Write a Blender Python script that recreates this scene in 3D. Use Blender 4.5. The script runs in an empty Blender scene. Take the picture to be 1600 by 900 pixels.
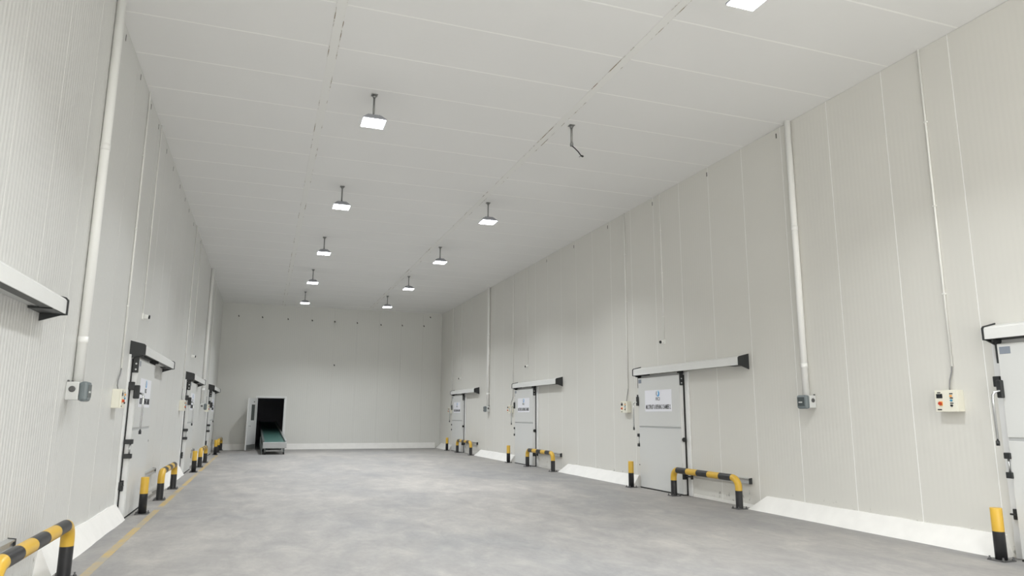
import bpy, bmesh, math, random
from mathutils import Vector, Matrix
random.seed(7)
S = bpy.context.scene
COL = S.collection

# ------------------------------------------------------------------ camera
F_PX, YAW, PITCH, ROLL, CAM_Z = 1087.8, 0.3378, 0.18089, 0.0051, 1.6
cam_d = bpy.data.cameras.new('camera'); cam = bpy.data.objects.new('camera', cam_d); COL.objects.link(cam)
cam_d.sensor_fit = 'HORIZONTAL'; cam_d.sensor_width = 36.0; cam_d.lens = 36.0 * F_PX / 1600.0
cam_d.clip_start = 0.05; cam_d.clip_end = 200
_f = Vector((math.sin(YAW) * math.cos(PITCH), math.cos(YAW) * math.cos(PITCH), math.sin(PITCH)))
_r = Vector((math.cos(YAW), -math.sin(YAW), 0)); _u = _r.cross(_f)
_r2 = _r * math.cos(ROLL) + _u * math.sin(ROLL); _u2 = -_r * math.sin(ROLL) + _u * math.cos(ROLL)
cam.matrix_world = Matrix(((_r2.x, _u2.x, -_f.x, 0), (_r2.y, _u2.y, -_f.y, 0), (_r2.z, _u2.z, -_f.z, CAM_Z), (0, 0, 0, 1)))
S.camera = cam

# ------------------------------------------------------------------ world, exposure
W = bpy.data.worlds.new('world'); S.world = W; W.use_nodes = True
W.node_tree.nodes['Background'].inputs[0].default_value = (1.0, 0.985, 0.93, 1)   # hazy daylight, enters by the opening added in the near wall
W.node_tree.nodes['Background'].inputs[1].default_value = SKY = 4.1
S.view_settings.view_transform = 'Standard'; S.view_settings.look = 'None'
S.view_settings.gamma = 1.0; S.view_settings.use_curve_mapping = False
S.view_settings.exposure = 0.0
LAMP_WATT, LAMP_SPREAD, LENS_GLOW = 101.0, 130.0, 14.0     # downlight beam of each ceiling lamp, glow of its lens
try:
    S.cycles.max_bounces = 14; S.cycles.diffuse_bounces = 10; S.cycles.glossy_bounces = 4
except Exception:
    pass

# ------------------------------------------------------------------ room sizes (metres)
XL, XR, ZC, YB, YN = -2.05, 8.364, 6.68, 34.53, -3.0

# ------------------------------------------------------------------ materials
def nodes(m): return m.node_tree.nodes, m.node_tree.links
def mat(name, col, rough=0.5, metal=0.0, spec=0.5, noise=None, bump=0.0, coat=0.0):
    m = bpy.data.materials.new(name); m.use_nodes = True
    n, l = nodes(m); b = n['Principled BSDF']
    b.inputs['Base Color'].default_value = (*col, 1); b.inputs['Roughness'].default_value = rough
    b.inputs['Metallic'].default_value = metal; b.inputs['Specular IOR Level'].default_value = spec
    b.inputs['Coat Weight'].default_value = coat
    if noise:
        sc, amt = noise
        g = n.new('ShaderNodeNewGeometry'); t = n.new('ShaderNodeTexNoise'); t.inputs['Scale'].default_value = sc
        t.inputs['Detail'].default_value = 5
        l.new(g.outputs['Position'], t.inputs['Vector'])
        mx = n.new('ShaderNodeMix'); mx.data_type = 'RGBA'
        mx.inputs[6].default_value = (*[c * (1 - amt) for c in col], 1)
        mx.inputs[7].default_value = (*[min(1, c * (1 + amt)) for c in col], 1)
        l.new(t.outputs['Fac'], mx.inputs[0]); l.new(mx.outputs[2], b.inputs['Base Color'])
        if bump:
            bp = n.new('ShaderNodeBump'); bp.inputs['Strength'].default_value = bump; bp.inputs['Distance'].default_value = 0.003
            l.new(t.outputs['Fac'], bp.inputs['Height']); l.new(bp.outputs[0], b.inputs['Normal'])
    return m

def panel_mat(name, col, axis, period, strength, rough, stain=False):
    """pre-painted sandwich panel steel: faint micro-ribs, slight shade variation"""
    m = bpy.data.materials.new(name); m.use_nodes = True
    n, l = nodes(m); b = n['Principled BSDF']
    b.inputs['Roughness'].default_value = rough; b.inputs['Specular IOR Level'].default_value = 0.45
    g = n.new('ShaderNodeNewGeometry'); sp = n.new('ShaderNodeSeparateXYZ'); l.new(g.outputs['Position'], sp.inputs[0])
    mu = n.new('ShaderNodeMath'); mu.operation = 'MULTIPLY'; mu.inputs[1].default_value = 2 * math.pi / period
    l.new(sp.outputs[axis], mu.inputs[0])
    si = n.new('ShaderNodeMath'); si.operation = 'SINE'; l.new(mu.outputs[0], si.inputs[0])
    bp = n.new('ShaderNodeBump'); bp.inputs['Strength'].default_value = strength; bp.inputs['Distance'].default_value = 0.004
    l.new(si.outputs[0], bp.inputs['Height']); l.new(bp.outputs[0], b.inputs['Normal'])
    t = n.new('ShaderNodeTexNoise'); t.inputs['Scale'].default_value = 0.55; t.inputs['Detail'].default_value = 4
    l.new(g.outputs['Position'], t.inputs['Vector'])
    mx = n.new('ShaderNodeMix'); mx.data_type = 'RGBA'
    mx.inputs[6].default_value = (*[c * 0.965 for c in col], 1); mx.inputs[7].default_value = (*[c * 1.03 for c in col], 1)
    l.new(t.outputs['Fac'], mx.inputs[0])
    out = mx.outputs[2]
    if stain:                               # scuffs and mortar smears with shapes of their own low on the wall
        t2 = n.new('ShaderNodeTexNoise'); t2.inputs['Scale'].default_value = 9; t2.inputs['Detail'].default_value = 6
        l.new(g.outputs['Position'], t2.inputs['Vector'])
        mr = n.new('ShaderNodeMapRange'); mr.inputs[1].default_value = 0.62; mr.inputs[2].default_value = 0.72
        l.new(t2.outputs['Fac'], mr.inputs[0])
        zr = n.new('ShaderNodeMapRange'); zr.inputs[1].default_value = 0.36; zr.inputs[2].default_value = 0.22
        l.new(sp.outputs[2], zr.inputs[0])
        pr = n.new('ShaderNodeMath'); pr.operation = 'MULTIPLY'; l.new(mr.outputs[0], pr.inputs[0]); l.new(zr.outputs[0], pr.inputs[1])
        m2 = n.new('ShaderNodeMix'); m2.data_type = 'RGBA'; m2.inputs[7].default_value = (0.33, 0.32, 0.29, 1)
        l.new(pr.outputs[0], m2.inputs[0]); l.new(out, m2.inputs[6]); out = m2.outputs[2]
    l.new(out, b.inputs['Base Color'])
    return m

def floor_mat():
    m = bpy.data.materials.new('concrete_floor'); m.use_nodes = True
    n, l = nodes(m); b = n['Principled BSDF']
    g = n.new('ShaderNodeNewGeometry')
    mp = n.new('ShaderNodeMapping'); mp.inputs['Scale'].default_value = (1.0, 0.55, 1.0); l.new(g.outputs['Position'], mp.inputs[0])
    def noise(sc, det, ro, dist=0.0):
        t = n.new('ShaderNodeTexNoise'); t.inputs['Scale'].default_value = sc; t.inputs['Detail'].default_value = det
        t.inputs['Roughness'].default_value = ro; t.inputs['Distortion'].default_value = dist
        l.new(mp.outputs[0], t.inputs['Vector']); return t
    def ramp(src, stops):
        r = n.new('ShaderNodeValToRGB'); e = r.color_ramp.elements
        e[0].position, e[0].color = stops[0][0], (*stops[0][1], 1); e[1].position, e[1].color = stops[-1][0], (*stops[-1][1], 1)
        for p, c in stops[1:-1]:
            k = e.new(p); k.color = (*c, 1)
        l.new(src, r.inputs[0]); return r
    big = noise(0.35, 5, 0.6, 0.6); mid = noise(2.3, 9, 0.72, 0.5); fine = noise(16, 6, 0.7)
    r1 = ramp(big.outputs['Fac'], [(0.36, (0.282, 0.279, 0.278)), (0.5, (0.32, 0.309, 0.299)), (0.64, (0.37, 0.353, 0.336))])
    r2 = ramp(mid.outputs['Fac'], [(0.32, (0.83, 0.83, 0.84)), (0.5, (1, 1, 1)), (0.66, (1.20, 1.19, 1.16))])
    r3 = ramp(fine.outputs['Fac'], [(0.3, (0.93, 0.93, 0.93)), (0.7, (1.05, 1.05, 1.05))])
    def mul(a, c):
        x = n.new('ShaderNodeMix'); x.data_type = 'RGBA'; x.blend_type = 'MULTIPLY'; x.inputs[0].default_value = 1
        l.new(a, x.inputs[6]); l.new(c, x.inputs[7]); return x.outputs[2]
    l.new(mul(mul(r1.outputs[0], r2.outputs[0]), r3.outputs[0]), b.inputs['Base Color'])
    rr = n.new('ShaderNodeMapRange'); rr.inputs[3].default_value = 0.42; rr.inputs[4].default_value = 0.75
    l.new(mid.outputs['Fac'], rr.inputs[0]); l.new(rr.outputs[0], b.inputs['Roughness'])
    bp = n.new('ShaderNodeBump'); bp.inputs['Strength'].default_value = 0.12; bp.inputs['Distance'].default_value = 0.004
    l.new(fine.outputs['Fac'], bp.inputs['Height']); l.new(bp.outputs[0], b.inputs['Normal'])
    b.inputs['Specular IOR Level'].default_value = 0.35
    return m

def worn_mat(name, col, under, thr0, thr1, scale, rough=0.6, stretch=1.0):
    """paint (or rust) that has flaked off in patches and shows what lies under it"""
    m = bpy.data.materials.new(name); m.use_nodes = True
    n, l = nodes(m); b = n['Principled BSDF']; b.inputs['Roughness'].default_value = rough
    g = n.new('ShaderNodeNewGeometry'); t = n.new('ShaderNodeTexNoise'); t.inputs['Scale'].default_value = scale
    t.inputs['Detail'].default_value = 7; t.inputs['Roughness'].default_value = 0.7
    mp = n.new('ShaderNodeMapping'); mp.inputs['Scale'].default_value = (1, stretch, 1)
    l.new(g.outputs['Position'], mp.inputs[0]); l.new(mp.outputs[0], t.inputs['Vector'])
    mr = n.new('ShaderNodeMapRange'); mr.inputs[1].default_value = thr0; mr.inputs[2].default_value = thr1
    l.new(t.outputs['Fac'], mr.inputs[0])
    mx = n.new('ShaderNodeMix'); mx.data_type = 'RGBA'; mx.inputs[6].default_value = (*under, 1); mx.inputs[7].default_value = (*col, 1)
    l.new(mr.outputs[0], mx.inputs[0]); l.new(mx.outputs[2], b.inputs['Base Color'])
    return m

def emit_mat(name, col, strength):
    m = bpy.data.materials.new(name); m.use_nodes = True
    b = m.node_tree.nodes['Principled BSDF']; b.inputs['Base Color'].default_value = (0.8, 0.8, 0.8, 1)
    b.inputs['Emission Color'].default_value = (*col, 1); b.inputs['Emission Strength'].default_value = strength
    return m

M = dict(
    wall_r=panel_mat('wall_panel_paint', (0.70, 0.69, 0.65), 1, 0.075, 0.10, 0.36, True),
    wall_l=panel_mat('wall_panel_paint_left', (0.68, 0.68, 0.66), 1, 0.075, 0.34, 0.36, True),
    wall_b=panel_mat('wall_panel_paint_back', (0.69, 0.69, 0.66), 0, 0.09, 0.08, 0.38),
    ceil=panel_mat('ceiling_panel_paint', (0.82, 0.82, 0.812), 1, 0.11, 0.03, 0.45),
    seal=mat('white_sealant', (0.92, 0.92, 0.90), 0.35),
    floor=floor_mat(),
    kerb=mat('white_kerb_paint', (0.83, 0.82, 0.795), 0.6, noise=(5.0, 0.07), bump=0.3),
    pipe=mat('white_pvc', (0.90, 0.90, 0.88), 0.35),
    thin=mat('white_pvc_conduit', (0.86, 0.86, 0.83), 0.35),
    leaf=mat('door_sheet_grey_white', (0.665, 0.672, 0.66), 0.33, noise=(1.2, 0.02)),
    leaf2=mat('door_edge_white', (0.78, 0.785, 0.78), 0.35),
    groove=mat('door_groove_grey', (0.45, 0.46, 0.46), 0.4),
    cover=mat('header_aluminium_white', (0.78, 0.785, 0.77), 0.35, noise=(6.0, 0.03)),
    alu=mat('brushed_aluminium', (0.62, 0.63, 0.63), 0.32, 0.85),
    chrome=mat('chrome', (0.75, 0.76, 0.77), 0.12, 1.0),
    black=mat('black_plastic', (0.022, 0.024, 0.025), 0.42),
    rubber=mat('black_rubber', (0.018, 0.018, 0.018), 0.7),
    yellow=mat('safety_yellow_paint', (0.66, 0.41, 0.05), 0.33, noise=(8.0, 0.06)),
    blackp=mat('safety_black_paint', (0.022, 0.022, 0.024), 0.33, noise=(12.0, 0.3)),
    steel=mat('galvanised_steel', (0.34, 0.34, 0.33), 0.45, 0.7),
    dsteel=mat('dark_plate_steel', (0.12, 0.12, 0.12), 0.5, 0.4),
    cream=mat('cream_enamel', (0.83, 0.81, 0.70), 0.3),
    display=mat('dark_display', (0.015, 0.017, 0.02), 0.15),
    red=mat('red_knob', (0.55, 0.05, 0.02), 0.3),
    orange=mat('orange_plastic', (0.85, 0.38, 0.08), 0.35),
    blue=mat('blue_plastic', (0.06, 0.28, 0.45), 0.35),
    ink=mat('black_print', (0.03, 0.03, 0.035), 0.6),
    skyblue=mat('sky_blue_print', (0.08, 0.36, 0.72), 0.5),
    paleblue=mat('pale_blue_print', (0.35, 0.68, 0.85), 0.5),
    sign=mat('sign_sheet', (0.84, 0.845, 0.90), 0.4),
    plaque=mat('plaque_grey', (0.25, 0.28, 0.33), 0.35),
    boxl=mat('light_grey_enclosure', (0.62, 0.63, 0.62), 0.4),
    boxd=mat('dark_grey_enclosure', (0.16, 0.19, 0.20), 0.35),
    window=mat('smoked_window', (0.06, 0.075, 0.078), 0.12),
    lampm=mat('lamp_housing_grey', (0.36, 0.37, 0.41), 0.4, 0.2),
    rod=mat('lamp_rod_grey', (0.25, 0.255, 0.25), 0.4, 0.5),
    led=emit_mat('led_lens', (0.93, 0.97, 1.0), LENS_GLOW),
    cable=mat('grey_cable', (0.25, 0.25, 0.25), 0.5),
    belt=mat('green_conveyor_belt', (0.055, 0.135, 0.12), 0.45, noise=(4.0, 0.1)),
    conv=mat('conveyor_grey_paint', (0.42, 0.43, 0.43), 0.4, 0.2),
    convd=mat('conveyor_dark_frame', (0.13, 0.15, 0.15), 0.5, 0.3),
    dark=mat('passage_dark_wall', (0.60, 0.61, 0.62), 0.8),
    glassd=mat('door_window_glass', (0.12, 0.13, 0.125), 0.1),
    kick=mat('kick_plate_grey', (0.33, 0.34, 0.33), 0.35, 0.5),
    anchor=mat('dark_anchor', (0.035, 0.035, 0.03), 0.7),
    line=worn_mat('worn_yellow_line', (0.56, 0.38, 0.10), (0.34, 0.33, 0.30), 0.36, 0.66, 1.6),
    rust=worn_mat('rusty_sealant_edge', (0.24, 0.19, 0.12), (0.82, 0.82, 0.80), 0.53, 0.60, 4.0, 0.6, 0.4),
    strip=mat('ceiling_joint_strip', (0.82, 0.82, 0.80), 0.4),
)

# ------------------------------------------------------------------ mesh helpers
class MB:
    def __init__(s): s.bm = bmesh.new(); s.mats = []
    def mi(s, m):
        if m is None: return 0
        if m not in s.mats: s.mats.append(m)
        return s.mats.index(m)
    def box(s, x0, x1, y0, y1, z0, z1, bev=0.0, m=None):
        vs = [s.bm.verts.new((x, y, z)) for x in (x0, x1) for y in (y0, y1) for z in (z0, z1)]
        fs = [s.bm.faces.new([vs[i] for i in q]) for q in ((0, 1, 3, 2), (4, 6, 7, 5), (0, 4, 5, 1), (2, 3, 7, 6), (0, 2, 6, 4), (1, 5, 7, 3))]
        if bev > 0:
            es = list({e for f in fs for e in f.edges})
            r = bmesh.ops.bevel(s.bm, geom=es, offset=bev, segments=2, profile=0.5, affect='EDGES')
            fs = r['faces'] + [f for f in fs if f.is_valid]
        k = s.mi(m)
        for f in fs:
            if f.is_valid: f.material_index = k
        return s
    def prism(s, pts, axis, a0, a1, m=None):
        """extrude a 2D outline along axis 0 (pts are y,z), 1 (x,z) or 2 (x,y)"""
        def P(p, a):
            return {0: (a, p[0], p[1]), 1: (p[0], a, p[1]), 2: (p[0], p[1], a)}[axis]
        A = [s.bm.verts.new(P(p, a0)) for p in pts]; B = [s.bm.verts.new(P(p, a1)) for p in pts]
        fs = [s.bm.faces.new(A), s.bm.faces.new(B[::-1])]
        for i in range(len(pts)):
            j = (i + 1) % len(pts); fs.append(s.bm.faces.new([A[i], B[i], B[j], A[j]]))
        for f in fs: f.material_index = s.mi(m)
        return s
    def hull(s, A, B, m=None):
        """loft between two loops of equal length, capped"""
        a = [s.bm.verts.new(p) for p in A]; b = [s.bm.verts.new(p) for p in B]
        fs = [s.bm.faces.new(a), s.bm.faces.new(b[::-1])]
        for i in range(len(a)):
            j = (i + 1) % len(a); fs.append(s.bm.faces.new([a[i], b[i], b[j], a[j]]))
        for f in fs: f.material_index = s.mi(m)
        return s
    def tube(s, pts, r, n=12, cap=True, mats=None):
        """pipe along a polyline; mats = one material per segment"""
        pts = [Vector(p) for p in pts]; rings = []
        up = None
        for i, p in enumerate(pts):
            d = (pts[min(i + 1, len(pts) - 1)] - pts[max(i - 1, 0)]).normalized()
            if up is None:
                up = Vector((0, 0, 1)) if abs(d.z) < 0.9 else Vector((1, 0, 0))
            a = (up - d * up.dot(d)).normalized(); up = a; b = d.cross(a)
            rr = r[i] if isinstance(r, (list, tuple)) else r
            rings.append([s.bm.verts.new(p + a * rr * math.cos(2 * math.pi * k / n) + b * rr * math.sin(2 * math.pi * k / n)) for k in range(n)])
        for i in range(len(rings) - 1):
            k = s.mi(mats[i]) if isinstance(mats, list) else s.mi(mats)
            for q in range(n):
                f = s.bm.faces.new([rings[i][q], rings[i][(q + 1) % n], rings[i + 1][(q + 1) % n], rings[i + 1][q]])
                f.material_index = k; f.smooth = True
        if cap:
            f = s.bm.faces.new(rings[0][::-1]); f.material_index = s.mi(mats[0] if isinstance(mats, list) else mats)
            f = s.bm.faces.new(rings[-1]); f.material_index = s.mi(mats[-1] if isinstance(mats, list) else mats)
        return s
    def mesh(s, name, material=None):
        bmesh.ops.recalc_face_normals(s.bm, faces=s.bm.faces)
        me = bpy.data.meshes.new(name); s.bm.to_mesh(me); s.bm.free()
        for m in (s.mats or ([material] if material else [])): me.materials.append(m)
        return me
    def build(s, name, material=None, parent=None, loc=(0, 0, 0), rot=0.0):
        o = bpy.data.objects.new(name, s.mesh(name, material)); COL.objects.link(o)
        o.location = loc; o.rotation_euler = (0, 0, rot)
        if parent: o.parent = parent
        return o

def place(name, me, parent=None, loc=(0, 0, 0), rot=0.0):
    o = bpy.data.objects.new(name, me); COL.objects.link(o); o.location = loc; o.rotation_euler = (0, 0, rot)
    if parent: o.parent = parent
    return o
def empty(name, loc=(0, 0, 0), rot=0.0):
    o = bpy.data.objects.new(name, None); COL.objects.link(o); o.location = loc; o.rotation_euler = (0, 0, rot)
    o.empty_display_size = 0.1; return o
def tag(o, label=None, cat=None, group=None, kind=None):
    if label: o['label'] = label
    if cat: o['category'] = cat
    if group: o['group'] = group
    if kind: o['kind'] = kind
    return o
def copy_tree(o, name=None, parent=None):
    c = o.copy(); COL.objects.link(c)
    if name: c.name = name
    if parent is not None: c.parent = parent
    for ch in list(o.children): copy_tree(ch, None, c)
    return c
def text_mesh(body, width, height, depth=0.002):
    cu = bpy.data.curves.new('txt', 'FONT'); cu.body = body; cu.align_x = 'CENTER'; cu.align_y = 'CENTER'
    cu.resolution_u = 2; cu.offset = 0.012
    ob = bpy.data.objects.new('txt', cu); COL.objects.link(ob)
    bpy.context.view_layer.update()
    me = bpy.data.meshes.new_from_object(ob.evaluated_get(bpy.context.evaluated_depsgraph_get()))
    bpy.data.objects.remove(ob); bpy.data.curves.remove(cu)
    xs = [v.co.x for v in me.vertices]; ys = [v.co.y for v in me.vertices]
    sx = width / (max(xs) - min(xs)); sy = height / (max(ys) - min(ys)); cx = (max(xs) + min(xs)) / 2; cy = (max(ys) + min(ys)) / 2
    for v in me.vertices:                       # lie on a wall plane, facing -Y
        v.co = Vector(((v.co.x - cx) * sx, 0.0, (v.co.y - cy) * sy))
    bm = bmesh.new(); bm.from_mesh(me)
    r = bmesh.ops.extrude_face_region(bm, geom=bm.faces[:])
    for v in [e for e in r['geom'] if isinstance(e, bmesh.types.BMVert)]: v.co.y -= depth
    bmesh.ops.recalc_face_normals(bm, faces=bm.faces); bm.to_mesh(me); bm.free()
    return me
RR, RL = -math.pi / 2, math.pi / 2          # local X = right when facing the wall, local -Y = out of the wall

# ------------------------------------------------------------------ floor
fl = MB().box(XL - 0.2, XR + 0.2, YN - 0.2, YB + 14, -0.2, 0).build('floor', M['floor']); tag(fl, kind='structure')
tag(fl, 'worn light grey concrete floor of the long hall', 'floor')
ln = MB()
for a, b in ((8.3, 13.55), (13.9, 21.4), (22.0, 30.2)):
    ln.box(-1.625, -1.53, a, b, 0.0, 0.0015)
ln.build('yellow_line', M['line'], fl)['label'] = 'worn yellow painted line along the left wall'

# ------------------------------------------------------------------ ceiling: backing slab, panels, sealant, joint strips
ce = MB().box(XL - 0.2, XR + 0.2, YN - 0.2, YB + 0.2, ZC + 0.02, ZC + 0.2).build('ceiling', M['ceil'])
tag(ce, 'white insulated panel ceiling with three rows of panels', 'ceiling', kind='structure')
CP, CJ0 = 1.106, 7.13
bands = ((XL, 0.55), (0.67, 4.57), (4.69, XR))
GAP = 0.009
for x0, x1 in bands:
    pm = MB().box(x0, x1, GAP, CP - GAP, 0, 0.02, 0.003).mesh('ceiling_panel', M['ceil'])
    sm = MB().box(x0 + 0.01, x1 - 0.01, -GAP - 0.002, GAP + 0.002, -0.0015, 0.02).mesh('sealant_strip', M['seal'])
    k = math.floor((YN - CJ0) / CP)
    while CJ0 + k * CP < YB:
        y = CJ0 + k * CP
        if y + CP <= YB:
            place('panel', pm, ce, (0, y, ZC))
        else:
            MB().box(x0, x1, GAP, YB - y, 0, 0.02, 0.003).build('panel', M['ceil'], ce, (0, y, ZC))
        place('sealant_strip', sm, ce, (0, y, ZC)); k += 1
for x0, x1 in ((0.55, 0.67), (4.57, 4.69)):
    MB().box(x0 + 0.004, x1 - 0.004, YN, YB, ZC - 0.004, ZC + 0.02, 0.002).build('joint_strip', M['strip'], ce)
    for xe in (x0, x1):
        MB().box(xe - 0.005, xe + 0.005, YN, YB, ZC - 0.006, ZC + 0.004).build('rusty_edge', M['rust'], ce)

# ------------------------------------------------------------------ side walls
def side_wall(name, xw, sgn, rot_mat, j0, label, seal):
    w = MB().box(*sorted((xw + sgn * 0.02, xw + sgn * 0.2)), YN - 0.2, YB + 0.2, 0, ZC).build(name, rot_mat)
    tag(w, label, 'wall', kind='structure')
    P = 1.09
    pm = MB().box(*sorted((0, sgn * 0.02)), 0.007, P - 0.007, 0, ZC, 0.003).mesh('wall_panel', rot_mat)
    sm = MB().box(*sorted((sgn * 0.0025, sgn * 0.02)), -0.0065, 0.0065, 0, ZC).mesh('sealant_strip', seal)
    k = math.floor((YN - j0) / P)
    while j0 + k * P < YB:
        y = j0 + k * P
        if y + P <= YB: place('panel', pm, w, (xw, y, 0))
        else: MB().box(*sorted((0, sgn * 0.02)), 0.007, YB - y, 0, ZC, 0.003).build('panel', rot_mat, w, (xw, y, 0))
        place('sealant_strip', sm, w, (xw, y, 0)); k += 1
    am = MB().box(*sorted((0, -sgn * 0.003)), -0.012, 0.012, -0.045, 0.045, 0.001).mesh('anchor', M['anchor'])
    for k in range(12):
        y = j0 + 1.09 * (k + 3) + 0.3 * random.random()
        if sgn > 0 and k % 2: continue
        place('anchor', am, w, (xw, y, ZC - 0.12 - 0.05 * random.random()))
    return w
side_wall('wall_right', XR, 1, M['wall_r'], 6.19, 'cream white insulated panel wall on the right, four sliding doors along it', M['seal'])
side_wall('wall_left', XL, -1, M['wall_l'], 6.35, 'off-white ribbed insulated panel wall on the left', M['wall_l'])
OX0, OX1, OZ = -1.2, 7.5, 5.8               # unseen opening added behind the viewpoint so daylight brightens the near end
wf = MB().box(XL - 0.2, OX0, YN - 0.2, YN, 0, ZC).box(OX1, XR + 0.2, YN - 0.2, YN, 0, ZC).box(OX0, OX1, YN - 0.2, YN, OZ, ZC).build('wall_front', M['wall_b'])
tag(wf, 'off-white panel wall behind the viewpoint with a wide opening added for daylight', 'wall', kind='structure')

# ------------------------------------------------------------------ back wall with the open doorway
DX0, DX1, DZ = -0.27, 0.93, 2.34
wb = MB(); yb0, yb1 = YB + 0.02, YB + 0.16
wb.box(XL - 0.2, DX0, yb0, yb1, 0, ZC); wb.box(DX1, XR + 0.2, yb0, yb1, 0, ZC); wb.box(DX0, DX1, yb0, yb1, DZ, ZC)
wb = wb.build('wall_back', M['wall_b']); tag(wb, 'off-white panel wall at the far end with an open doorway', 'wall', kind='structure')
xs = [XL]
x = -1.36
while x < XR: xs.append(x); x += 1.09
xs.append(XR)
for a, b in zip(xs[:-1], xs[1:]):
    segs = [(a, b, 0.0)]
    if b > DX0 and a < DX1:
        segs = []
        if a < DX0: segs.append((a, DX0, 0.0))
        segs.append((max(a, DX0), min(b, DX1), DZ))
        if b > DX1: segs.append((DX1, b, 0.0))
    for p, q, z in segs:
        g = 0.0015
        MB().box(p + (g if p == a else 0), q - (g if q == b else 0), YB, YB + 0.02, z, ZC, 0.0015).build('panel', M['wall_b'], wb)
am = MB().tube([(0, 0, 0), (0, -0.05, 0.0), (0.02, -0.06, -0.06)], 0.02, 6).mesh('anchor', M['anchor'])
for bx, bz in ((-1.35, 6.11), (-0.31, 6.1), (0.84, 6.07), (1.95, 6.06), (3.01, 6.05), (4.08, 6.04), (5.24, 6.0), (6.3, 6.02), (7.4, 6.04), (7.72, 6.5), (3.08, 3.95)):
    place('anchor', am, wb, (bx, YB, bz))
bb = MB().prism([(YB, 0), (YB - 0.1, 0), (YB - 0.02, 0.26), (YB, 0.26)], 0, 1.05, XR - 0.25).build('baseboard_back', M['kerb'])
tag(bb, 'white sloped kerb along the foot of the far wall', 'baseboard', kind='structure')
bb2 = MB().prism([(YB, 0), (YB - 0.1, 0), (YB - 0.02, 0.26), (YB, 0.26)], 0, XL + 0.02, DX0 - 0.12).build('baseboard_back_left', M['kerb'])
tag(bb2, 'short white kerb at the foot of the far wall left of the doorway', 'baseboard', kind='structure')
pw = MB(); ya, yz = YB + 0.16, YB + 13.5
pw.box(-1.6, -1.5, ya, yz, 0, 2.9); pw.box(2.4, 2.5, ya, yz, 0, 2.9); pw.box(-1.6, 2.5, yz, yz + 0.1, 0, 2.9); pw.box(-1.6, 2.5, ya, yz, 2.9, 3.0)
pw = pw.build('wall_passage', M['dark']); tag(pw, 'unlit dark passage behind the open far doorway', 'wall', kind='structure')
MB().box(-1.5, 2.4, ya, yz, 0.0, 0.004).build('passage_floor', M['dark'], pw)

# ------------------------------------------------------------------ sloped kerbs along the walls
def kerb(side, y0, y1, label, far_end=True):
    d = 0.22 if side > 0 else 0.17; xw = XR if side > 0 else XL; h = 0.24
    xf = xw - side * d; xt = xw - side * 0.03
    e0 = 0.04; e1 = 0.28 if side > 0 else 0.04
    if side < 0: e0 = 0.1; e1 = 0.05
    n = 14; mb = MB(); rows = []
    for i in range(n + 1):
        t = i / n; yb = y0 + (y1 - y0) * t; yt = y0 + e0 + (y1 - e1 - y0 - e0) * t
        jx = 0.007 * random.uniform(-1, 1); jz = 0.007 * random.uniform(-1, 1)
        rows.append([mb.bm.verts.new(p) for p in ((xw, yb, 0), (xf + jx, yb, 0), (xt, yt, h + jz), (xw, yt, h + jz))])
    for a, b in zip(rows[:-1], rows[1:]):
        for i in range(4): mb.bm.faces.new([a[i], a[(i + 1) % 4], b[(i + 1) % 4], b[i]])
    mb.bm.faces.new(rows[0]); mb.bm.faces.new(rows[-1][::-1])
    return tag(mb.build('kerb', M['kerb']), label, 'kerb', 'sloped white kerbs between the doors')
kerb(1, 6.12, 10.62, 'longest-looking white sloped kerb, on the right between the cut-off door and the next')
kerb(1, 14.72, 19.1, 'white sloped kerb on the right beside the bollard of the large-signed door')
kerb(1, 23.3, 27.7, 'white sloped kerb on the right between the two farthest sliding doors')
kerb(1, 31.9, 34.4, 'small white kerb in the far right corner behind the last bollard')
kerb(-1, 8.45, 12.45, 'large white sloped kerb at left behind the nearest guard rail')
kerb(-1, 17.05, 21.05, 'white sloped kerb on the left behind the second guard rail')
kerb(-1, 25.65, 29.65, 'small white kerb on the left between the two farthest doors')

# ------------------------------------------------------------------ sliding cold-room doors
TXT = {}
def make_sign(door, text):
    sg = MB().box(0.31, 1.42, -0.1445, -0.14, 1.70, 2.17, 0.001).build('sign', M['sign'], door)
    sg['label'] = 'white door sign with blue emblem and black lettering'
    if text not in TXT: TXT[text] = text_mesh(text, 1.03, 0.10)
    for nm, me, x, z in (('lettering', TXT[text], 0.865, 1.80), ('company_lettering', TXT['FICI'], 0.865, 1.975)):
        if not me.materials: me.materials.append(M['ink'])
        place(nm, me, sg, (x, -0.1447, z))
    def arc(cx, cz, r, a0, a1, n=10): return [(cx + r * math.cos(math.radians(a0 + (a1 - a0) * i / n)), cz + r * math.sin(math.radians(a0 + (a1 - a0) * i / n))) for i in range(n + 1)]
    cres = arc(0.865, 2.09, 0.065, 125, 235) + arc(0.90, 2.09, 0.082, 217, 143)
    MB().prism(cres, 1, -0.1465, -0.1447).build('emblem_crescent', M['ink'], sg)
    drop = arc(0.88, 2.085, 0.062, -130, 60) + [(0.885, 2.12), (0.89, 2.075), (0.862, 2.06)]
    MB().prism(drop, 1, -0.1465, -0.1447).build('emblem_swirl', M['skyblue'], sg)
    MB().prism([(0.868, 2.155), (0.925, 2.155), (0.905, 2.13), (0.872, 2.118)], 1, -0.1465, -0.1447).build('emblem_leaf', M['paleblue'], sg)
    return sg
TXT['FICI'] = text_mesh('FICI', 0.16, 0.07)

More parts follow.
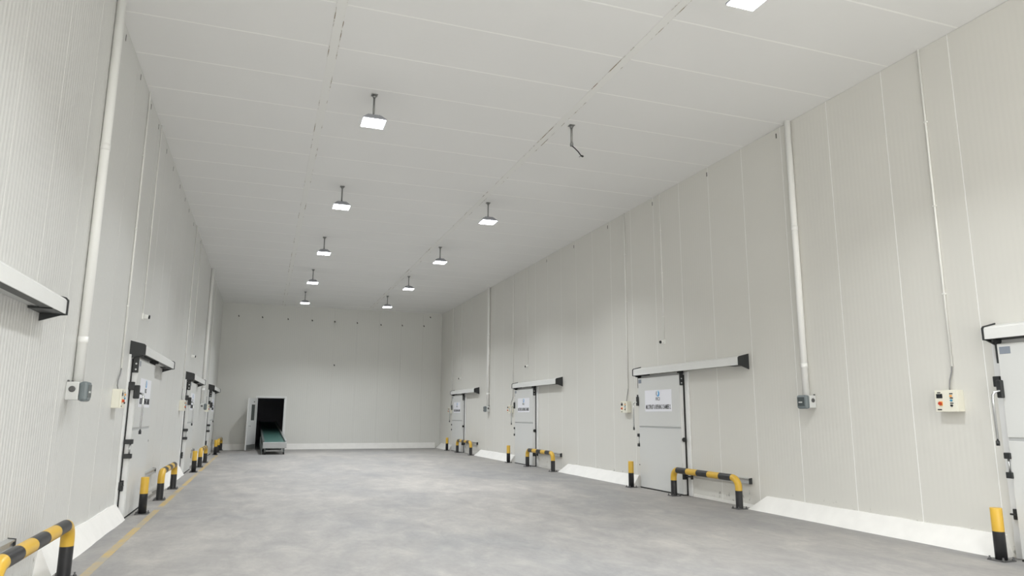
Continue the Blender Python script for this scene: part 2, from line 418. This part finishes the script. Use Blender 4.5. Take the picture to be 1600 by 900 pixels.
def make_door():
    d = empty('door_1')
    fr = MB()                                             # white jamb and head of the wall opening
    fr.box(-0.14, -0.025, -0.035, 0, 0, 2.52, 0.006); fr.box(1.765, 1.90, -0.035, 0, 0, 2.52, 0.006); fr.box(-0.025, 1.765, -0.035, 0, 2.46, 2.52)
    fr.build('frame', M['leaf2'], d)
    ga = MB()
    ga.box(-0.03, 0.0, -0.05, -0.001, 0, 2.46); ga.box(1.735, 1.768, -0.05, -0.001, 0, 2.46); ga.box(0.0, 1.735, -0.05, -0.001, 0.0, 0.02)
    ga.box(0.0, 1.735, -0.142, -0.05, 0.0, 0.018)
    ga.build('gasket', M['rubber'], d)
    lf = MB().box(0.0, 1.735, -0.126, -0.05, 0.02, 2.47, 0.004).build('leaf', M['leaf2'], d)
    MB().box(0.004, 1.731, -0.14, -0.126, 0.024, 1.335, 0.005).build('lower_panel', M['leaf'], lf)
    MB().box(0.004, 1.731, -0.14, -0.126, 1.375, 2.466, 0.005).build('upper_panel', M['leaf'], lf)
    MB().box(0.01, 1.725, -0.131, -0.126, 1.335, 1.375).build('mid_groove', M['groove'], lf)
    MB().box(0.03, 0.16, -0.1435, -0.14, 2.345, 2.43, 0.002).build('plaque', M['plaque'], lf)
    hc = MB().prism([(0, 2.72), (-0.20, 2.675), (-0.215, 2.655), (-0.215, 2.53), (-0.203, 2.53), (-0.203, 2.645), (-0.19, 2.66), (0, 2.703)], 0, -0.08, 3.82)
    hc.build('header_cover', M['cover'], d)
    for u0, u1 in ((-0.10, -0.08), (3.82, 3.845)):
        MB().prism([(0, 2.74), (-0.205, 2.69), (-0.228, 2.665), (-0.228, 2.52), (-0.17, 2.515), (0, 2.455)], 0, u0, u1).build('header_end_cap', M['black'], d)
    MB().box(-0.07, 3.81, -0.095, -0.002, 2.545, 2.64, 0.006).build('track', M['alu'], d)
    MB().box(-0.08, 3.82, -0.203, -0.10, 2.536, 2.548).build('header_liner', M['black'], d)
    for u0, u1 in ((-0.08, 0.32), (3.45, 3.82)):
        MB().box(u0, u1, -0.20, -0.002, 2.525, 2.555, 0.004).build('track_bracket', M['black'], d)
    for u0, u1 in ((-0.022, 0.0), (1.735, 1.757)):
        hg = MB().box(u0, u1, -0.138, -0.052, 2.24, 2.56, 0.004)
        hg.box(min(u0, u1) - 0.0, max(u0, u1) + 0.0, -0.19, -0.04, 2.49, 2.56, 0.004)
        hg = hg.build('hanger', M['black'], d)
        for z in (2.29, 2.38):
            uu = u0 - 0.006 if u0 < 1 else u1
            MB().tube([(uu, -0.10, z), (uu + 0.008, -0.10, z)], 0.014, 8).build('bolt', M['alu'], hg)
    MB().tube([(1.735, -0.095, 1.12), (1.76, -0.095, 1.12), (1.785, -0.095, 1.12), (1.80, -0.095, 1.12)], [0.03, 0.045, 0.045, 0.035], 12).build('buffer', M['rubber'], d)
    gb = MB().box(1.735, 1.755, -0.15, -0.05, 0.32, 0.47, 0.005)
    gb.box(1.755, 2.0, -0.105, -0.075, 0.375, 0.405, 0.004); gb.box(1.97, 2.0, -0.11, -0.06, 0.34, 0.47, 0.004)
    gb.build('guide_bracket', M['black'], d)
    gr = MB().prism([(0, 0.41), (-0.06, 0.41), (-0.06, 0.435), (-0.045, 0.445), (-0.045, 0.475), (-0.06, 0.485), (-0.06, 0.50), (0, 0.51)], 0, 1.93, 3.74).build('guide_rail', M['alu'], d)
    MB().prism([(0, 0.405), (-0.064, 0.405), (-0.064, 0.505), (0, 0.515)], 0, 3.74, 3.755).build('end_cap', M['black'], gr)
    lk = MB().box(-0.115, -0.032, -0.115, -0.036, 1.965, 2.09, 0.008)
    lk.box(-0.035, 0.03, -0.185, -0.10, 1.83, 2.04, 0.012); lk.build('lock', M['black'], d)
    hp = [(0.01, -0.16, 1.915), (0.0, -0.20, 1.912), (-0.02, -0.235, 1.90), (-0.035, -0.25, 1.87), (-0.04, -0.252, 1.82), (-0.04, -0.25, 1.33)]
    hd = MB().tube(hp, 0.015, 10).build('handle', M['chrome'], d)
    MB().tube([(-0.04, -0.25, 1.335), (-0.04, -0.25, 1.28)], 0.02, 10).build('handle_tip', M['black'], hd)
    for z in (1.165, 0.945):
        MB().box(-0.055, 0.02, -0.165, -0.036, z - 0.035, z + 0.035, 0.006).build('clip', M['black'], d)
    MB().tube([(-0.025, -0.13, 0.98), (-0.025, -0.13, 1.13)], 0.012, 8).build('clip_rod', M['alu'], d)
    hb = MB().box(-0.09, -0.03, -0.075, -0.036, 0.44, 0.56, 0.005)
    hb.box(-0.03, 0.0, -0.09, -0.05, 0.42, 0.58, 0.004); hb.box(-0.11, -0.03, -0.10, -0.075, 0.49, 0.51, 0.003)
    hb.build('lower_bracket', M['black'], d)
    tb = MB().prism([(0, 0), (-0.03, 0), (-0.012, 0.05), (0, 0.055)], 0, 1.92, 3.8).build('floor_bead', M['kerb'], d)
    return d
proto = make_door()
spec = [('R', 5.92, 'white sliding cold-room door cut off by the right edge, nearest on the right', 'MULTIFRUIT & RIPENING CHAMBER'),
        ('R', 14.5, 'white sliding cold-room door on the right with the clearly readable sign', 'MULTIFRUIT & RIPENING CHAMBER 2'),
        ('R', 23.05, 'white sliding cold-room door on the right, second from the far end', 'MULTIFRUIT & RIPENING CHAMBER'),
        ('R', 31.65, 'white sliding cold-room door on the right, farthest and smallest-looking', 'MULTIFRUIT & RIPENING CHAMBER'),
        ('L', 3.8, 'sliding door at the left edge, only its header and lower rail showing', None),
        ('L', 12.5, 'white sliding cold-room door on the left with chrome handle and sign', 'MULTIFRUIT & RIPENING CHAMBER'),
        ('L', 21.1, 'white sliding cold-room door, middle one of the left row', 'MULTIFRUIT & RIPENING CHAMBER'),
        ('L', 29.7, 'white sliding cold-room door on the left, farthest, near the corner', 'MULTIFRUIT & RIPENING CHAMBER')]
doors = [proto] + [copy_tree(proto, 'door_%d' % (i + 1)) for i in range(1, 8)]
for i, (d, (side, y, label, text)) in enumerate(zip(doors, spec)):
    if text: make_sign(d, text)
    d.location = (XR if side == 'R' else XL, y, 0); d.rotation_euler = (0, 0, RR if side == 'R' else RL)
    tag(d, label, 'sliding door', 'sliding cold-room doors', 'structure')

# ------------------------------------------------------------------ hinged door of the far doorway
hd = empty('door_9', (DX0 - 0.01, YB - 0.03, 0.0)); tag(hd, 'grey-white hinged door with narrow window, standing open at the far doorway', 'hinged door', kind='structure')
fm = MB(); w = 0.075
fm.box(-w + 0.01, 0.01, -0.0, 0.03, 0, DZ + w, 0.004); fm.box(1.21, 1.21 + w, -0.0, 0.03, 0, DZ + w, 0.004); fm.box(0.01, 1.21, -0.0, 0.03, DZ, DZ + w, 0.004)
fm.box(1.185, 1.21, 0.03, 0.2, 0, DZ); fm.box(0.01, 0.03, 0.03, 0.2, 0, DZ); fm.box(0.01, 1.21, 0.03, 0.2, DZ - 0.02, DZ)
fm.build('door_frame', M['leaf2'], hd)
A = math.radians(72)
def hl(mb, name, m, parent=hd): return mb.build(name, m, parent, (0, 0, 0) if parent is not hd else (-0.02, -0.01, 0), 0.0 if parent is not hd else A)
# leaf modelled along local -X from the hinge, face towards -Y... swung out by the rotation
lf = hl(MB().box(-1.15, -0.76, -0.05, 0, 0.03, 2.3).box(-0.76, -0.28, -0.05, 0, 0.03, 1.32).box(-0.76, -0.28, -0.05, 0, 2.02, 2.3).box(-0.28, 0, -0.05, 0, 0.03, 2.3), 'leaf', M['leaf2'])
MB().box(-0.76, -0.28, -0.035, -0.015, 1.32, 2.02).build('window_pane', M['glassd'], lf)
MB().box(-1.13, -0.02, -0.055, 0.005, 0.04, 0.26, 0.002).build('kick_plate', M['kick'], lf)
hnd = MB().tube([(-1.05, -0.05, 1.08), (-1.05, -0.10, 1.08), (-0.93, -0.11, 1.07)], 0.014, 8).tube([(-1.05, 0.0, 1.08), (-1.05, 0.05, 1.08), (-0.93, 0.06, 1.07)], 0.014, 8).build('handle', M['chrome'], lf)
MB().box(-0.52, -0.38, -0.058, -0.05, 2.12, 2.17, 0.002).build('closer', M['steel'], lf)

# ------------------------------------------------------------------ striped guard rails and bollards
PR = 0.062
def base_plate(parent, x, y):
    p = MB().box(-0.1, 0.1, -0.1, 0.1, 0, 0.012, 0.002).build('base_plate', M['dsteel'], parent, (x, y, 0))
    bm_ = bolt_mesh
    for i in (-1, 1):
        for j in (-1, 1): place('bolt', bm_, p, (i * 0.08, j * 0.08, 0.012))
bolt_mesh = MB().tube([(0, 0, 0), (0, 0, 0.012), (0, 0, 0.013), (0, 0, 0.035)], [0.017, 0.017, 0.009, 0.009], 6).mesh('bolt', M['dsteel'])
def make_rail():
    r = empty('guard_rail'); L, H, rad = 2.1, 0.58 - PR, 0.16
    pts, ms = [], []
    Yl, Bk = M['yellow'], M['blackp']
    pts.append((0, 0, 0.012)); pts.append((0, 0, 0.31)); ms.append(Bk)
    for k in range(9):
        a = math.pi / 2 * k / 8
        pts.append((0, rad - rad * math.cos(a), H - rad + rad * math.sin(a))); ms.append(Yl)
    n = 5
    for k in range(1, n + 1):
        pts.append((0, rad + (L - 2 * rad) * k / n, H)); ms.append(Bk if k % 2 else Yl)
    for k in range(1, 9):
        a = math.pi / 2 * k / 8
        pts.append((0, L - rad + rad * math.sin(a), H - rad + rad * math.cos(a))); ms.append(Yl)
    pts.append((0, L, 0.31)); ms.append(Yl); pts.append((0, L, 0.012)); ms.append(Bk)
    # pipe swept in the YZ plane: constant side vector, so rings stay untwisted
    mb = MB(); rings = []; N = 20
    for i, p in enumerate(pts):
        p = Vector(p); dd = (Vector(pts[min(i + 1, len(pts) - 1)]) - Vector(pts[max(i - 1, 0)])).normalized()
        if i in (0, 1): dd = Vector((0, 0, 1))
        if i >= len(pts) - 2: dd = Vector((0, 0, -1))
        a = Vector((1, 0, 0)); b = dd.cross(a)
        rings.append([mb.bm.verts.new(p + a * PR * math.cos(2 * math.pi * k / N) + b * PR * math.sin(2 * math.pi * k / N)) for k in range(N)])
    for i in range(len(rings) - 1):
        k = mb.mi(ms[i])
        for q in range(N):
            f = mb.bm.faces.new([rings[i][q], rings[i][(q + 1) % N], rings[i + 1][(q + 1) % N], rings[i + 1][q]]); f.material_index = k; f.smooth = True
    mb.build('pipe', None, r)
    base_plate(r, 0, 0); base_plate(r, 0, L)
    return r
def make_bollard():
    r = empty('bollard')
    MB().tube([(0, 0, 0.012), (0, 0, 0.32), (0, 0, 0.575), (0, 0, 0.58)], [PR, PR, PR, PR - 0.004], 20, True, [M['blackp'], M['yellow'], M['yellow']]).build('post', None, r)
    base_plate(r, 0, 0); return r
rail0 = make_rail(); boll0 = make_bollard()
rails = [(8.03, 10.7, 'black and yellow guard rail on the right at the door with the readable sign'),
         (8.03, 19.2, 'black and yellow guard rail on the right, middle of the three there'),
         (8.03, 27.8, 'black and yellow guard rail on the right, farthest one'),
         (-1.74, 6.16, 'largest black and yellow guard rail, in the lower left corner'),
         (-1.73, 15.0, 'black and yellow guard rail on the left, second from the viewer'),
         (-1.71, 23.65, 'black and yellow guard rail on the left, third from the viewer'),
         (-1.68, 32.3, 'black and yellow guard rail at the far left corner')]
for i, (x, y, lab) in enumerate(rails):
    o = rail0 if i == 0 else copy_tree(rail0)
    o.location = (x, y, 0); tag(o, lab, 'guard rail', 'striped guard rails beside the doors')
bolls = [(8.05, 6.03, 'largest yellow-topped black bollard, at the right edge beside the cut-off door'),
         (8.03, 14.58, 'yellow-topped black bollard left of the door with the readable sign'),
         (8.05, 23.2, 'yellow-topped black bollard on the right, second from the far end'),
         (8.05, 31.8, 'small yellow-topped black bollard on the right nearest the far wall'),
         (-1.74, 13.05, 'yellow-topped black bollard on the left nearest the viewer'),
         (-1.71, 21.7, 'yellow-topped black bollard on the left, middle of the row'),
         (-1.68, 30.6, 'yellow-topped black bollard on the left, farthest from the viewer')]
for i, (x, y, lab) in enumerate(bolls):
    o = boll0 if i == 0 else copy_tree(boll0)
    o.location = (x, y, 0); tag(o, lab, 'bollard', 'striped bollards beside the doors')

# ------------------------------------------------------------------ ceiling lamps
def make_lamp():
    r = empty('ceiling_lamp')
    MB().box(-0.05, 0.05, -0.05, 0.05, -0.012, 0, 0.002).tube([(0, 0, -0.012), (0, 0, -0.06)], [0.04, 0.02], 10).build('ceiling_plate', M['rod'], r)
    MB().tube([(0, 0, -0.02), (0, 0, -0.37)], 0.016, 10).build('rod', M['rod'], r)
    br = MB().tube([(-0.15, 0, -0.44), (-0.11, 0, -0.39), (0, 0, -0.355), (0.11, 0, -0.39), (0.15, 0, -0.44)], 0.012, 8)
    br.tube([(0, 0, -0.35), (0, 0, -0.385)], [0.028, 0.032], 10); br.build('bracket', M['rod'], r)
    def rc(x, y, z): return [(-x, -y, z), (x, -y, z), (x, y, z), (-x, y, z)]
    h = MB().hull(rc(0.105, 0.105, -0.385), rc(0.18, 0.18, -0.465)).hull(rc(0.186, 0.186, -0.465), rc(0.186, 0.186, -0.485)).build('housing', M['lampm'], r)
    for k in range(-3, 4):
        MB().hull([(k * 0.028 - 0.004, -0.095, -0.37), (k * 0.028 + 0.004, -0.095, -0.37), (k * 0.028 + 0.004, 0.095, -0.37), (k * 0.028 - 0.004, 0.095, -0.37)],
                  [(k * 0.028 - 0.004, -0.104, -0.386), (k * 0.028 + 0.004, -0.104, -0.386), (k * 0.028 + 0.004, 0.104, -0.386), (k * 0.028 - 0.004, 0.104, -0.386)]).build('cooling_fin', M['lampm'], h)
    for s in (-1, 1):
        x0, x1 = sorted((s * 0.006, s * 0.176))
        MB().box(x0, x1, -0.176, 0.176, -0.495, -0.485).build('led_lens', M['led'], r)
    al = bpy.data.lights.new('lamp_light', 'AREA'); al.shape = 'RECTANGLE'; al.size = 0.34; al.size_y = 0.34
    al.energy = LAMP_WATT; al.color = (0.95, 0.98, 1.0); al.spread = math.radians(LAMP_SPREAD)
    lo = bpy.data.objects.new('lamp_light', al); COL.objects.link(lo); lo.parent = r; lo.location = (0, 0, -0.498)
    return r
lamp0 = make_lamp()
LY = [10.65, 15.52, 20.4, 25.3, 30.15]
ordn = ['nearest and largest of its row', 'second from the viewer', 'third from the viewer', 'fourth from the viewer', 'farthest from the viewer']
lamps = [(1.37, y, 'square twin-panel ceiling lamp on a rod, left row, ' + o) for y, o in zip(LY, ordn)]
lamps += [(4.84, 5.8, 'brightest square ceiling lamp cut off by the top edge of the picture'),
          (4.84, 15.56, 'square twin-panel ceiling lamp, right row, first behind the empty drop rod'),
          (4.82, 20.4, 'square twin-panel ceiling lamp, right row, second behind the empty drop rod'),
          (4.81, 25.3, 'square twin-panel ceiling lamp, right row, third behind the empty drop rod'),
          (4.80, 30.0, 'square twin-panel ceiling lamp, right row, farthest from the viewer')]
lamps += [(1.37, 5.8, 'ceiling lamp of the left row just above the top edge of the picture'),
          (1.37, 0.93, 'ceiling lamp of the left row overhead at the viewpoint, out of the picture'),
          (4.84, 0.93, 'ceiling lamp of the right row overhead at the viewpoint, out of the picture')]
for i, (x, y, lab) in enumerate(lamps):
    o = lamp0 if i == 0 else copy_tree(lamp0)
    o.location = (x, y, ZC); tag(o, lab, 'ceiling lamp', 'ceiling lamps in two rows')
e = empty('drop_rod', (4.85, 10.66, ZC)); tag(e, 'grey ceiling drop rod without a lamp, loose wire hanging from it', 'rod')
MB().box(-0.05, 0.05, -0.05, 0.05, -0.012, 0, 0.002).tube([(0, 0, -0.012), (0, 0, -0.06)], [0.04, 0.024], 10).build('ceiling_plate', M['rod'], e)
MB().tube([(0, 0, -0.02), (0, 0, -0.35)], 0.02, 10).build('rod', M['steel'], e)
MB().tube([(0, 0, -0.32), (0, 0, -0.345), (0, 0, -0.39)], [0.024, 0.03, 0.03], 10).build('socket', M['rod'], e)
wr = MB().tube([(0, 0, -0.38), (0.06, 0, -0.42), (0.12, -0.01, -0.48), (0.16, -0.02, -0.54), (0.175, -0.02, -0.565)], 0.010, 8).build('wire', M['rubber'], e)
MB().tube([(0.165, -0.02, -0.55), (0.20, -0.03, -0.565), (0.205, -0.03, -0.575)], [0.012, 0.02, 0.016], 8).build('wire_nut', M['rubber'], wr)
MB().tube([(0.165, -0.02, -0.55), (0.145, -0.03, -0.575), (0.13, -0.03, -0.585)], 0.007, 6).build('wire_end', M['cable'], wr)

# ------------------------------------------------------------------ wall fittings
def wall_loc(side, y, z=0.0): return ((XR if side == 'R' else XL), y, z), (RR if side == 'R' else RL)
def big_pipe(side, y, label):
    loc, rot = wall_loc(side, y); r = empty('conduit_pipe', loc, rot); R_ = 0.052
    MB().tube([(0, -R_ - 0.004, 1.942), (0, -R_ - 0.004, ZC)], R_, 20).build('pipe', M['pipe'], r)
    for z in (2.42, 4.75):
        MB().tube([(0, -R_ - 0.004, z - 0.04), (0, -R_ - 0.004, z + 0.04)], R_ + 0.003, 20).build('coupling', M['pipe'], r)
    return tag(r, label, 'pipe', 'thick white conduit pipes')
big_pipe('R', 9.2, 'thick white vertical pipe on the right wall, nearest, down to a grey switch')
big_pipe('R', 26.45, 'white vertical pipe on the right wall between the two farthest doors')
big_pipe('L', 9.12, 'thick white vertical pipe on the left wall, nearest, down to a grey switch')
big_pipe('L', 26.4, 'white vertical pipe on the left wall between the two farthest doors')

def make_switch():
    r = empty('switch_box')
    b = MB().box(-0.10, 0.10, -0.13, 0, -0.1, 0.1, 0.012).build('body', M['boxl'], r)
    for s in (-1, 1):
        MB().tube([(s * 0.1, -0.065, 0.02), (s * 0.104, -0.065, 0.02), (s * 0.106, -0.065, 0.02)], [0.034, 0.034, 0.02], 14).build('knockout', M['dsteel'], b)
    for x in (-0.085, 0.085): MB().box(x - 0.012, x + 0.012, -0.03, -0.01, 0.1, 0.118, 0.003).build('lug', M['dsteel'], b)
    l = MB().box(-0.105, 0.105, -0.215, -0.13, -0.115, 0.105, 0.03).build('lid', M['boxd'], r)
    MB().box(-0.075, 0.075, -0.219, -0.213, -0.07, 0.07, 0.002).build('window', M['window'], l)
    MB().box(-0.05, 0.03, -0.223, -0.218, -0.02, 0.0, 0.002).build('lever', M['boxl'], l)
    return r
sw0 = make_switch()
for i, (s, y, lab) in enumerate([('R', 9.15, 'grey switch box with dark lid at the foot of the near right pipe'),
                                 ('R', 26.45, 'small grey switch box at the foot of the far right pipe'),
                                 ('L', 8.95, 'grey switch box with dark lid at the foot of the near left pipe'),
                                 ('L', 26.4, 'small grey switch box at the foot of the far left pipe')]):
    o = sw0 if i == 0 else copy_tree(sw0)
    o.location, _ = wall_loc(s, y, 1.84); o.rotation_euler = (0, 0, RR if s == 'R' else RL); tag(o, lab, 'switch box', 'grey switch boxes')

def make_control():
    r = empty('control_box')
    b = MB().box(-0.155, 0.155, -0.10, 0, -0.135, 0.135, 0.004).build('body', M['cream'], r)
    dr = MB().box(-0.157, 0.157, -0.122, -0.10, -0.137, 0.137, 0.005).build('door', M['cream'], r)
    y0 = -0.122
    MB().box(-0.13, -0.045, y0 - 0.006, y0, 0.035, 0.09, 0.002).build('display', M['display'], dr)
    MB().box(-0.115, -0.07, y0 - 0.002, y0, 0.098, 0.112).build('display_caption', M['ink'], dr)
    MB().box(-0.10, -0.05, y0 - 0.006, y0, -0.06, -0.005, 0.003).build('switch_plate', M['orange'], dr)
    MB().tube([(-0.075, y0 - 0.006, -0.032), (-0.075, y0 - 0.03, -0.032)], 0.02, 12).build('rotary_switch', M['red'], dr)
    for k, (z, m) in enumerate(((0.06, 'orange'), (0.005, 'blue'), (-0.06, 'ink'))):
        MB().box(0.055, 0.10, y0 - 0.002, y0, z + 0.022, z + 0.036).build('button_caption', M['ink'], dr)
        MB().tube([(0.078, y0, z), (0.078, y0 - 0.016, z)], 0.014, 12).build('button', M[m], dr)
    MB().box(-0.13, -0.07, y0 - 0.002, y0, -0.118, -0.102).build('maker_plate', M['ink'], dr)
    return r
ct0 = make_control()
def conduit_to_box(side, y, zend, off, label):
    loc, rot = wall_loc(side, y); r = empty('thin_conduit', loc, rot)
    MB().tube([(0, -0.018, zend), (0, -0.018, ZC)], 0.014, 10).build('tube', M['thin'], r)
    for z in (3.2, 4.4, 5.6): MB().box(-0.024, 0.024, -0.034, 0, z - 0.01, z + 0.01, 0.003).build('clip', M['thin'], r)
    MB().tube([(0, -0.018, zend + 0.02), (off * 0.2, -0.02, zend - 0.07), (off * 0.9, -0.025, zend - 0.18), (off * 1.05, -0.03, zend - 0.25), (off, -0.04, 1.945)], 0.009, 8).build('cable', M['cable'], r)
    return tag(r, label, 'conduit', 'thin white conduits on the walls')
for i, (s, y, zc, lab, lab2) in enumerate([
        ('R', 6.67, 6.62, 'cream control box with red knob at far right, the nearest on that wall', 'thin white conduit above the nearest control box on the right wall'),
        ('R', 15.25, 15.2, 'cream control box left of the door with the readable sign', 'thin white conduit above the control box left of the readable sign'),
        ('R', 23.75, 23.6, 'small cream control box on the right wall, second from the far end', 'thin white conduit on the right wall left of the second-farthest door'),
        ('R', 32.35, 32.25, 'tiny cream control box on the right wall nearest the far corner', 'thin white conduit on the right wall nearest the far corner'),
        ('L', 11.55, 11.78, 'cream control box with red knob on the left wall, nearest the viewer', 'thin white conduit above the nearest control box on the left wall'),
        ('L', 20.2, 20.35, 'cream control box on the left wall, middle of three', 'thin white conduit on the left wall above the middle control box'),
        ('L', 28.8, 28.9, 'small cream control box on the left wall nearest the far corner', 'thin white conduit on the left wall nearest the far corner')]):
    o = ct0 if i == 0 else copy_tree(ct0)
    o.location, _ = wall_loc(s, y, 1.81); o.rotation_euler = (0, 0, RR if s == 'R' else RL); tag(o, lab, 'control box', 'cream control boxes')
    conduit_to_box(s, zc, 2.25, (zc - y) if s == 'R' else (y - zc), lab2)

def make_camera_unit():
    r = empty('wall_sensor')
    MB().box(-0.04, 0.04, -0.03, 0, -0.05, 0.05, 0.008).build('base', M['thin'], r)
    MB().tube([(0, -0.02, 0.0), (0, -0.05, 0.0)], 0.02, 10).build('arm', M['boxl'], r)
    b = MB().tube([(0, -0.035, 0.0), (0, -0.04, 0.0), (0, -0.10, -0.008), (0, -0.105, -0.008)], [0.03, 0.036, 0.036, 0.03], 14).build('barrel', M['thin'], r)
    MB().tube([(0, -0.103, -0.008), (0, -0.125, -0.01)], [0.036, 0.03], 14).build('lens', M['display'], b)
    return r
cm0 = make_camera_unit()
for i, (s, y, lab, lab2) in enumerate([
        ('R', 13.5, 'small white wall sensor above the header of the door with the readable sign', 'very thin conduit above the sensor over the readable-sign door'),
        ('R', 22.1, 'small white wall sensor on the right above the second-farthest door', 'very thin conduit on the right above the sensor of the second-farthest door'),
        ('R', 30.7, 'tiny white wall sensor on the right above the farthest door', 'very thin conduit on the right above the farthest sensor'),
        ('L', 13.2, 'small white wall sensor high on the left above the nearest fully visible door', 'thin conduit on the left above the nearest wall sensor'),
        ('L', 22.0, 'tiny white wall sensor on the left above the middle door', 'thin conduit on the left above the second wall sensor')]):
    o = cm0 if i == 0 else copy_tree(cm0)
    loc, rot = wall_loc(s, y, 3.23); o.location = loc; o.rotation_euler = (0, 0, rot); tag(o, lab, 'sensor', 'wall sensors above the doors')
    loc, rot = wall_loc(s, y, 0); c = empty('thin_conduit', loc, rot)
    MB().tube([(0, -0.012, 3.27), (0, -0.012, ZC)], 0.010, 8).build('tube', M['thin'], c)
    for z in (3.8, 4.8, 5.8): MB().box(-0.018, 0.018, -0.024, 0, z - 0.008, z + 0.008, 0.002).build('clip', M['thin'], c)
    tag(c, lab2, 'conduit', 'thin white conduits on the walls')

# ------------------------------------------------------------------ inclined belt conveyor in the far doorway
cv = empty('belt_conveyor', (0.535, 30.2, 0)); tag(cv, 'green inclined belt conveyor running out of the dark far doorway', 'conveyor')
cv.rotation_euler = (0, 0, 0.0)
SL, YW, LN = 0.058, -0.023, 12.0
def cp(x, y, z): return (x + YW * y, y, z + SL * y)
def cbox(mb, x0, x1, y0, y1, z0, z1): return mb.hull([cp(x0, y0, z0), cp(x1, y0, z0), cp(x1, y0, z1), cp(x0, y0, z1)], [cp(x0, y1, z0), cp(x1, y1, z0), cp(x1, y1, z1), cp(x0, y1, z1)])
cbox(MB(), -0.39, 0.39, 0.05, LN, 0.44, 0.47).build('belt', M['belt'], cv)
for s in (-1, 1):
    x0, x1 = sorted((s * 0.40, s * 0.45))
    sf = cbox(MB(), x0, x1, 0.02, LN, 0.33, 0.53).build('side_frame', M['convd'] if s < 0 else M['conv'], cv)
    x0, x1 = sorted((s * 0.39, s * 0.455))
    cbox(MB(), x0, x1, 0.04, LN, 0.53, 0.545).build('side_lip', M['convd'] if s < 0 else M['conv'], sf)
MB().box(-0.455, 0.455, -0.03, 0.02, 0.25, 0.485, 0.008).box(-0.455, 0.455, 0.0, 0.09, 0.47, 0.49, 0.004).build('end_cover', M['conv'], cv)
MB().tube([(-0.40, 0.06, 0.42), (0.40, 0.06, 0.42)], 0.045, 14).build('end_roller', M['steel'], cv)
for y, ht in ((0.12, 0.27), (2.6, 0.45), (5.5, 0.62), (8.5, 0.8)):
    for s in (-1, 1):
        x0, x1 = sorted((s * 0.33, s * 0.39))
        lg = MB().box(x0 + YW * y, x1 + YW * y, y, y + 0.06, 0.05, ht + 0.09).build('leg', M['convd'], cv)
        MB().tube([(s * 0.36 + YW * y - 0.03, y + 0.03, 0.05), (s * 0.36 + YW * y + 0.03, y + 0.03, 0.05)], 0.05, 14).build('caster', M['rubber'], lg)
    MB().box(-0.33 + YW * y, 0.33 + YW * y, y + 0.01, y + 0.05, 0.12, 0.17).build('crossbar', M['conv'], cv)
MB().tube([(0.2, 0.1, 0.12), (0.34, 0.12, 0.26)], 0.02, 8).build('brace', M['conv'], cv)
sk = cbox(MB(), -0.49, -0.46, 0.15, 4.1, 0.0, 0.36).build('side_skirt', M['convd'], cv); sk['label'] = 'dark side cover of the conveyor'
bd = cbox(MB(), -0.3, 0.3, 0.2, 4.0, 0.28, 0.36).build('return_tray', M['convd'], cv)
